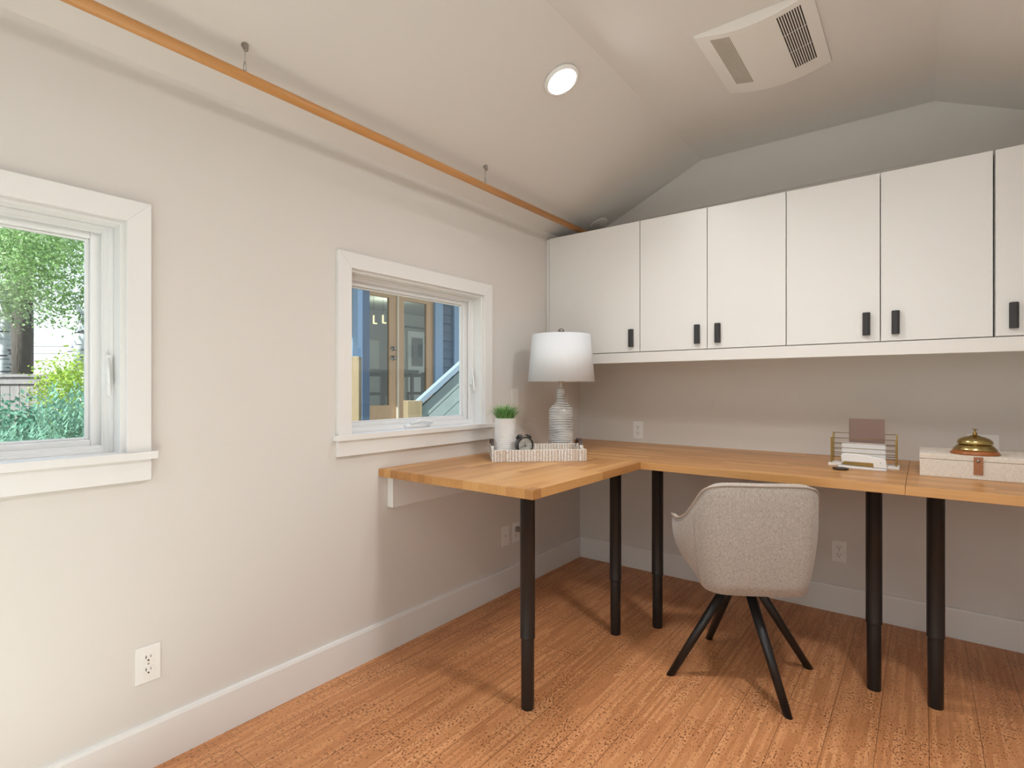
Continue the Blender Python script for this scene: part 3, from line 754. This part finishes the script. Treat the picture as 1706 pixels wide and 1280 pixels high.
# ------------------------------------------------------------------ linen box and bell
bx = thing('storage_box', 'long flat linen-covered box with a tan leather strap, on the right desk', 'box', (1.934, -.541, ZD), 0)
BL_, BW_, BH_ = .40, .285, .093
obj('box_body', G().box((0, 0, 0), (BL_, BW_, .0705)), M['linen'], bx, .002)
obj('lid', G().box((-.0008, -.0008, .0715), (BL_+.0008, BW_+.0008, BH_)), M['linen'], bx, .002)
sp = obj('leather_strap', G().box((.170, -.005, .020), (.199, -.0012, .0895)), M['leather'], bx, .0015)
obj('stud', G().lathe([(.006, 0), (.006, .002), (.002, .003)], n=16, M=Matrix.Translation((.1845, -.005, .074)) @ Matrix.Rotation(R(90), 4, 'X')), M['nickel'], sp)
bl = thing('service_bell', 'brass service bell on a round reddish wooden base, on top of the linen box', 'bell', (2.113, -.462, ZD+BH_+.0003))
obj('wooden_base', G().lathe([(.078, 0), (.080, .003), (.074, .012), (.068, .018)], n=48), M['redwood'], bl)
obj('bell_skirt', G().lathe([(.070, .0181), (.069, .022), (.060, .033), (.054, .038), (.052, .040)], n=48), M['brass'], bl)
obj('bell_dome', G().lathe([(.052, .0405), (.056, .042), (.0575, .047), (.055, .055), (.047, .063), (.034, .069), (.018, .073), (.015, .076), (.008, .077)], n=48), M['brass'], bl)
obj('plunger', G().lathe([(.008, .0772), (.007, .085), (.003, .092), (.003, .100), (.0095, .1005), (.0105, .1025), (.0, .103)], n=24), M['gold'], bl)

# ------------------------------------------------------------------ outdoors
rnd = random.Random(11)
M['soil'] = mat('garden_ground', (.10, .09, .055), .9, var=(3, .5))
M['fence'] = mat('weathered_fence', (.22, .20, .20), .8, var=((40, 40, 3), .3))
M['bark'] = mat('dark_bark', (.10, .085, .075), .9, var=((30, 30, 8), .5), bump=((40, 40, 8), 1, .01))
def birchbark():
    b = NB('birch_bark', .7); n = b.noise(b.map((4, 4, 22)), 1, 3); b.color(b.ramp(n, [(.36, (.05, .05, .05)), (.42, (.62, .64, .66)), (1, (.78, .79, .80))])); return b.m
M['birch'] = birchbark()
def leafm(name, a, bcol, tr=.35):
    b = NB(name, .5); n = b.noise(b.map((5, 5, 5)), 1, 3); w = b.N.new('ShaderNodeObjectInfo')
    b.color(b.ramp(n, [(.3, a), (.7, bcol)])); b.p.inputs['Specular IOR Level'].default_value = .3
    t = b.N.new('ShaderNodeBsdfTranslucent'); t.inputs[0].default_value = (*bcol, 1); mx = b.N.new('ShaderNodeMixShader'); mx.inputs[0].default_value = tr
    b.link(b.p.outputs[0], mx.inputs[1]); b.link(t.outputs[0], mx.inputs[2]); b.link(mx.outputs[0], b.N['Material Output'].inputs[0]); return b.m
M['lf_tree'] = leafm('birch_leaves', (.08, .19, .055), (.25, .40, .14))
M['lf_light'] = leafm('pale_leaves', (.28, .40, .20), (.50, .62, .37))
M['lf_yel'] = leafm('yellow_green_leaves', (.16, .30, .035), (.40, .53, .07))
M['lf_teal'] = leafm('teal_leaves', (.035, .14, .085), (.12, .30, .20))
M['lf_rose'] = leafm('needle_leaves', (.10, .24, .17), (.22, .40, .29))
def leaves(g, c, rad, n, size, rnd, clump=14, hollow=0):
    cl = []
    for i in range(max(1, n//clump)):
        while True:
            p = Vector((rnd.uniform(-1, 1), rnd.uniform(-1, 1), rnd.uniform(-1, 1)))
            if p.length < 1 and p.length >= hollow: break
        cl.append(Vector((c[0]+p.x*rad[0], c[1]+p.y*rad[1], c[2]+p.z*rad[2])))
    for q in cl:
        for k in range(clump):
            p = q+Vector((rnd.gauss(0, 1), rnd.gauss(0, 1), rnd.gauss(0, 1)))*size*1.9
            e = Euler((rnd.uniform(-1.2, 1.2), rnd.uniform(-1.2, 1.2), rnd.uniform(0, 6.3))).to_matrix()
            s = size*rnd.uniform(.6, 1.2)
            P = [p+e @ Vector(v) for v in ((-s*.55, 0, 0), (0, -s*.33, s*.06), (s*.6, 0, 0), (0, s*.33, s*.06))]
            g.bm.faces.new([g.bm.verts.new(v) for v in P])
GZ = -.25
struct('trim_2', 'garden ground outside the windows', G().box((-40, -25, GZ-.1), (-.2, 30, GZ)), M['soil'])
# view axes used only to line the fence up across the garden
FD = Vector((.795, .607, 0)); FN = Vector((.607, -.795, 0))
def fence(p0, L, npanel, ztop, label):
    f = thing('board_fence', label, 'fence', p0, math.atan2(FD.y, FD.x))
    bw = .14
    g = G()
    for i in range(int(L/bw)): g.box((-(i+1)*bw+.004, -.012, 0), (-i*bw-.004, .012+.004*(i % 2), ztop-p0[2]-.14))
    obj('boards', g, M['fence'], f)
    obj('cap_rail', G().box((-L, -.06, ztop-p0[2]-.04), (0.03, .06, ztop-p0[2])), M['fence'], f)
    obj('top_rail', G().box((-L, -.035, ztop-p0[2]-.14), (0, .035, ztop-p0[2]-.045)), M['fence'], f)
    for k in range(3): obj('post', G().box((-k*2.2-.05, -.05, 0), (-k*2.2+.05, .045, ztop-p0[2]-.05)), M['fence'], f)
fence(Vector((-8.13, -1.21, GZ)), 5.0, 3, 1.39, 'weathered grey board fence at the back of the garden')
def tree(kind, label, base, pts, rads, mt, crowns, lm, seed, size=.06, branches=()):
    t = thing(kind, label, 'tree', base); r = random.Random(seed)
    obj('trunk', G().tube([Vector(p) for p in pts], rads, 14), M[mt], t)
    for bp, br in branches: obj('branch', G().tube([Vector(p) for p in bp], br, 8), M[mt], t)
    g = G()
    for c, rad, n in crowns: leaves(g, c, rad, n, size, r)
    o = obj('foliage', g, M[lm], t); return t
tree('conifer_tree', 'tree with a thick dark rough trunk behind the fence', (-10.72, -1.07, GZ), [(0, 0, 0), (0, .02, 2.4), (.05, 0, 6.5)], [.19, .175, .14], 'bark',
     [((0, 0, 5.3), (1.9, 1.9, 1.5), 6500)], 'lf_tree', 2, .085)
tree('birch_tree', 'slender white birch trunk left of the dark trunk', (-9.75, -1.43, GZ), [(0, 0, 0), (0, .0, 2.5), (.05, .05, 5.5)], [.095, .085, .06], 'birch',
     [((.5, -.1, 3.35), (.9, .8, .75), 5200), ((.7, .45, 4.0), (.9, .9, .7), 3500), ((.2, .25, 2.75), (.4, .4, .3), 500)], 'lf_light', 5, .06)
tree('birch_tree', 'leaning white birch at the right edge of the garden window', (-7.55, -1.15, GZ), [(0, 0, 0), (.02, .0, 1.5), (.20, .16, 2.2), (.35, .5, 3.6)], [.15, .13, .11, .08], 'birch',
     [((.0, .0, 3.35), (.75, .75, .8), 5200), ((.05, .1, 2.55), (.55, .45, .35), 700)], 'lf_tree', 8, .05,
     (([(.25, .18, 2.3), (.06, .05, 2.72), (-.2, -.2, 2.85)], [.03, .022, .012]),))
def shrub(kind, label, base, blobs, lm, seed, size, needles=False):
    t = thing(kind, label, 'shrub', base); r = random.Random(seed); g = G()
    if needles:
        for c, rad, n in blobs:
            for i in range(n):
                a = r.uniform(0, 2*PI); q = math.sqrt(r.random()); b0 = Vector((c[0]+rad[0]*q*math.cos(a), c[1]+rad[1]*q*math.sin(a), 0))
                tp = Vector((b0.x*1.25+r.uniform(-.1, .1), b0.y*1.25+r.uniform(-.1, .1), c[2]+rad[2]*r.uniform(.3, 1)))
                for k in range(26):
                    f = .25+.75*k/26; p = b0.lerp(tp, f); az = r.uniform(0, 6.3); dv = Vector((math.cos(az)*.8, math.sin(az)*.8, .8))*size
                    sd = Vector((-math.sin(az), math.cos(az), 0))*size*.14
                    g.bm.faces.new([g.bm.verts.new(v) for v in (p-sd, p+sd, p+dv+sd*.3, p+dv-sd*.3)])
    else:
        for c, rad, n in blobs: leaves(g, c, rad, n, size, r, hollow=.3)
    obj('foliage', g, M[lm], t)
    obj('stems', G().tube([(0, 0, 0), (.05, .03, .5)], [.03, .015], 8).tube([(0, 0, 0), (-.06, .08, .45)], [.02, .01], 8), M['bark'], t)
shrub('leafy_shrub', 'bright yellow-green shrub to the right of the fence', (-6.20, -1.36, GZ), [((0, 0, 1.38), (.40, .40, .46), 3600), ((.05, .1, .8), (.45, .45, .5), 1800)], 'lf_yel', 21, .04)
shrub('leafy_shrub', 'broad low blue-green shrub under the fence', (-4.98, -1.95, GZ), [((-.1, -.25, .85), (.45, .4, .42), 2600), ((.1, .25, .8), (.45, .4, .42), 2600)], 'lf_teal', 22, .055)
shrub('leafy_shrub', 'dark green shrub against the left of the fence', (-6.95, -2.0, GZ), [((0, 0, .8), (.5, .5, .5), 1800)], 'lf_teal', 23, .05)
shrub('rosemary_shrub', 'feathery rosemary-like shrub in the right corner of the garden window', (-3.25, -1.98, GZ), [((0, 0, 1.0), (.24, .24, .52), 260)], 'lf_rose', 24, .05, True)
shrub('rosemary_shrub', 'low feathery shrub at the bottom left of the garden window', (-3.95, -2.40, GZ), [((0, 0, .75), (.3, .25, .42), 240)], 'lf_rose', 25, .05, True)
# neighbour's white house far behind the trees
M['siding_w'] = mat('white_siding', (.80, .82, .84), .6)
nh = thing('neighbour_house', 'white clapboard house far behind the garden trees', 'house', (-17.2, .9, GZ), math.atan2(FD.y, FD.x))
g = G()
for i in range(14): g.prism([(-.02, i*.2), (-.0, i*.2+.2), (.3, i*.2+.2), (.3, i*.2)], -5.4, 3.4, 'x')
obj('siding', g, M['siding_w'], nh)

# ------- main house seen through the desk window
def siding(name, col):
    b = NB(name, .6); x, y, z = b.xyz(b.tc.outputs['Object'])
    b.color(b.mix(0.0, col, col)); return b.m
M['blue'] = mat('blue_siding', (.085, .125, .18), .6, var=(12, .08)); M['bluetrim'] = mat('light_blue_trim', (.20, .30, .43), .5)
M['fir'] = mat('fir_door_wood', (.44, .25, .13), .4, var=((40, 40, 3), .2)); M['cedar'] = mat('cedar_post', (.25, .185, .105), .6, var=((40, 40, 4), .25))
M['railgrey'] = mat('grey_green_boards', (.22, .27, .26), .6, var=((10, 10, 50), .15)); M['railtop'] = mat('painted_rail', (.20, .26, .32), .5)
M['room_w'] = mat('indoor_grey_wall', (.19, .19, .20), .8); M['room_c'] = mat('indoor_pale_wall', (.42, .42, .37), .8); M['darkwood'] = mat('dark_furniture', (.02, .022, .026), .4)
HX = -4.6; HF = .62
hs = thing('main_house', 'blue clapboard house across the yard seen through the desk window', 'house', (HX, 0, GZ))
z0 = -GZ
def hb(*boxes):
    g = G()
    for a, b in boxes: g.box((a[0], a[1], a[2]+z0), (b[0], b[1], b[2]+z0))
    return g
def clap(g, y0, y1, za, zb, x=0):
    n = int((zb-za)/.15)
    for i in range(n):
        z = za+i*.15+z0; g.prism([(x-.12, z), (x+.022, z), (x+.004, z+.15), (x-.12, z+.15)], y0, y1)
g = G(); clap(g, .3, 1.40, GZ, 3.4); obj('siding', g, M['blue'], hs)
g = G(); clap(g, 3.24, 5.6, GZ, 3.4); clap(g, 1.40, 3.24, 2.78, 3.4); obj('siding', g, M['blue'], hs)
obj('corner_trim', hb(((-.12, 1.40, HF-.3), (.05, 1.50, 2.78)), ((-.12, 3.05, HF-.3), (.05, 3.23, 2.78)), ((-.12, 1.5, 2.70), (.05, 3.05, 2.80)), ((.0, 3.50, HF-.3), (.06, 3.62, 3.3))), M['bluetrim'], hs)
obj('porch_post', hb(((.80, .93, GZ), (.90, 1.04, 3.2))), mat('blue_downpipe', (.06, .10, .165), .5), hs)
dl = []
for a, b in ((1.50, 2.262), (2.276, 3.045)):
    g = hb(((-.045, a, HF), (0, a+.13, 2.70)), ((-.045, b-.155, HF), (0, b, 2.70)), ((-.045, a+.13, HF), (0, b-.155, .925)), ((-.045, a+.13, 2.58), (0, b-.155, 2.70)))
    dr = obj('french_door', g, M['fir'], hs); obj('door_glass', hb(((-.025, a+.13, .925), (-.020, b-.155, 2.58))), M['glass'], dr); dl.append(dr)
obj('astragal', hb(((0, 2.255, HF), (.022, 2.283, 2.70))), mat('pale_strip', (.60, .50, .38), .5), hs)
for zz, rr_ in ((1.80, .035), (1.655, .038)):
    obj('door_knob' if zz < 1.7 else 'deadbolt', G().lathe([(rr_, 0), (rr_, .012), (rr_*.5, .02), (rr_*.5, .04), (rr_*.8, .05), (rr_*.7, .07), (0, .075)], n=18, M=Matrix.Translation((0, 2.175, zz+z0)) @ Matrix.Rotation(R(90), 4, 'Y')), M['nickel'], dl[0])
obj('deck', hb(((0, .3, HF-.12), (1.3, 5.0, HF-.02)), ((0, .3, GZ), (1.28, .35, HF-.12)), ((1.25, .3, GZ), (1.28, 5.0, HF-.12))), M['railgrey'], hs)
# rooms behind the french doors
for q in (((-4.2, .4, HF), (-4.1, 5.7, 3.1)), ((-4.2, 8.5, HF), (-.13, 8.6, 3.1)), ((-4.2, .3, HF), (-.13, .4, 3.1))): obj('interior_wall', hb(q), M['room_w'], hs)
obj('pale_partition', hb(((-4.2, 5.7, HF), (-4.1, 8.5, 3.1))), M['room_c'], hs)
obj('interior_ceiling', hb(((-4.2, .3, 3.1), (-.1, 8.6, 3.2))), M['room_c'], hs)
obj('interior_floor', hb(((-4.2, .3, HF-.1), (-.1, 8.6, HF))), mat('indoor_floor', (.16, .14, .12), .5), hs)
fr = obj('interior_door', hb(((-4.10, 4.74, HF), (-4.05, 5.17, 2.34))), mat('indoor_panel', (.33, .34, .33), .6), hs)
fr = obj('sliding_door', hb(((-4.06, 6.09, HF), (-4.02, 6.19, 2.66)), ((-4.06, 6.60, HF), (-4.02, 6.74, 2.66)), ((-4.06, 6.19, 2.50), (-4.02, 6.60, 2.66)), ((-4.06, 6.19, HF), (-4.02, 6.60, 1.75))), M['paper'], hs)
obj('door_pane', hb(((-4.055, 6.19, 1.75), (-4.03, 6.60, 2.50))), mat('dim_pane', (.13, .13, .14), .2), fr)
obj('door_rail', hb(((-4.0, 5.95, 2.72), (-3.97, 6.85, 2.78))), M['darkwood'], hs)
obj('rail_hanger', hb(((-4.0, 6.66, 2.40), (-3.96, 6.72, 2.86))), M['darkwood'], hs)
lamp('indoor_fill', 'POINT', (HX-2.6, 4.2, 2.7), (0, 0, 0), 26, (1, .93, .82), shadow_soft_size=.15)  # added fill light so the rooms behind the glass show up
tb = thing('dining_table', 'dark high dining table inside the house behind the glass doors', 'table', (HX-1.9, 3.5, HF))
obj('table_top', G().box((-.45, -1.3, .80), (.45, 1.2, .85)), M['darkwood'], tb)
for a, b in ((-.4, -1.2), (.34, -1.2), (-.4, 1.1), (.34, 1.1)): obj('leg', G().box((a, b, 0), (a+.06, b+.06, .80)), M['darkwood'], tb)
tag(obj('table_runner', G().box((HX-2.1, 2.6, HF+.8505), (HX-1.7, 4.3, HF+.93)), M['room_c']), 'pale centrepiece on the dark dining table inside the house', 'centrepiece')
def dining_chair(y, label):
    c = thing('dining_chair', label, 'chair', (HX-1.18, y, HF), 0, 'dining chairs inside the house')
    obj('seat', G().box((-.22, -.20, .44), (.22, .20, .49)), M['darkwood'], c)
    obj('backrest', G().box((.18, -.20, .49), (.22, .20, .86)), M['darkwood'], c)
    for a in (-.22, .18):
        for b in (-.20, .16): obj('leg', G().box((a, b, 0), (a+.04, b+.04, .44)), M['darkwood'], c)
dining_chair(2.95, 'dark dining chair behind the left glass door of the house')
dining_chair(3.90, 'dark dining chair behind the right glass door of the house')
M['warmglow'] = mat('pendant_glow', (1, .8, .5), .5, emit=((1, .72, .40), 1.6))
for k, (py, pz) in enumerate(((3.14, 2.40), (3.36, 2.43))):
    pd = thing('pendant_lamp', 'L-shaped glowing pendant lamp inside the house, the %s one' % ('left', 'right')[k], 'pendant lamp', (HX-1.7, py, pz), 0, 'pendant lamps inside the house')
    obj('lamp_bar', G().prism([(0, 0), (.085, 0), (.085, .022), (.022, .022), (.022, .16), (0, .16)], -.011, .011, 'x'), M['warmglow'], pd)
    obj('cord', G().box((-.002, .009, .16), (.002, .013, 3.1-pz)), M['darkwood'], pd)
obj('shade_eave', hb(((-.3, .2, 3.35), (1.6, 6.6, 3.5))), M['railgrey'], hs)  # unseen overhang added to keep the house front in shade
# garden stair guards
sg = thing('stair_guard', 'grey-green boarded stair guard with a sloping top rail and a square cedar post', 'railing', (-2.02, .27, GZ), math.atan2(.50, .19)-0)
sl = math.atan2(1.56-1.05, .62)
Ls = 1.5
g = G()
zt0 = 1.04-GZ; dz = math.tan(sl)*Ls
for k in range(9):
    a = zt0-.05-k*.15; 
    g.prism([(0.05, max(0.0, a-.14)), (0.05, max(0.002, a)), (Ls, a+dz), (Ls, a+dz-.14)], -.02, .02)
obj('boards', g, M['railgrey'], sg)
g = G(); g.prism([(.03, zt0-.03), (.03, zt0+.03), (Ls, zt0+.03+dz), (Ls, zt0-.03+dz)], -.05, .05); obj('top_rail', g, M['railtop'], sg)
obj('post', G().box((-.09, -.06, 0), (.06, .06, zt0+.03)), M['cedar'], sg, .004)
sg2 = thing('stair_guard', 'brown cedar end post and panel at the left of the desk window view', 'railing', (-2.62, .02, GZ), math.atan2(.6, .8))
obj('post', G().box((-.06, -.05, 0), (.055, .05, 1.51-GZ)), M['cedar'], sg2, .004)
obj('boards', G().box((-.9, -.02, 0), (-.06, .02, 1.44-GZ)), M['cedar'], sg2)
obj('top_rail', G().box((-.9, -.05, 1.44-GZ), (-.055, .05, 1.50-GZ)), M['railtop'], sg2)
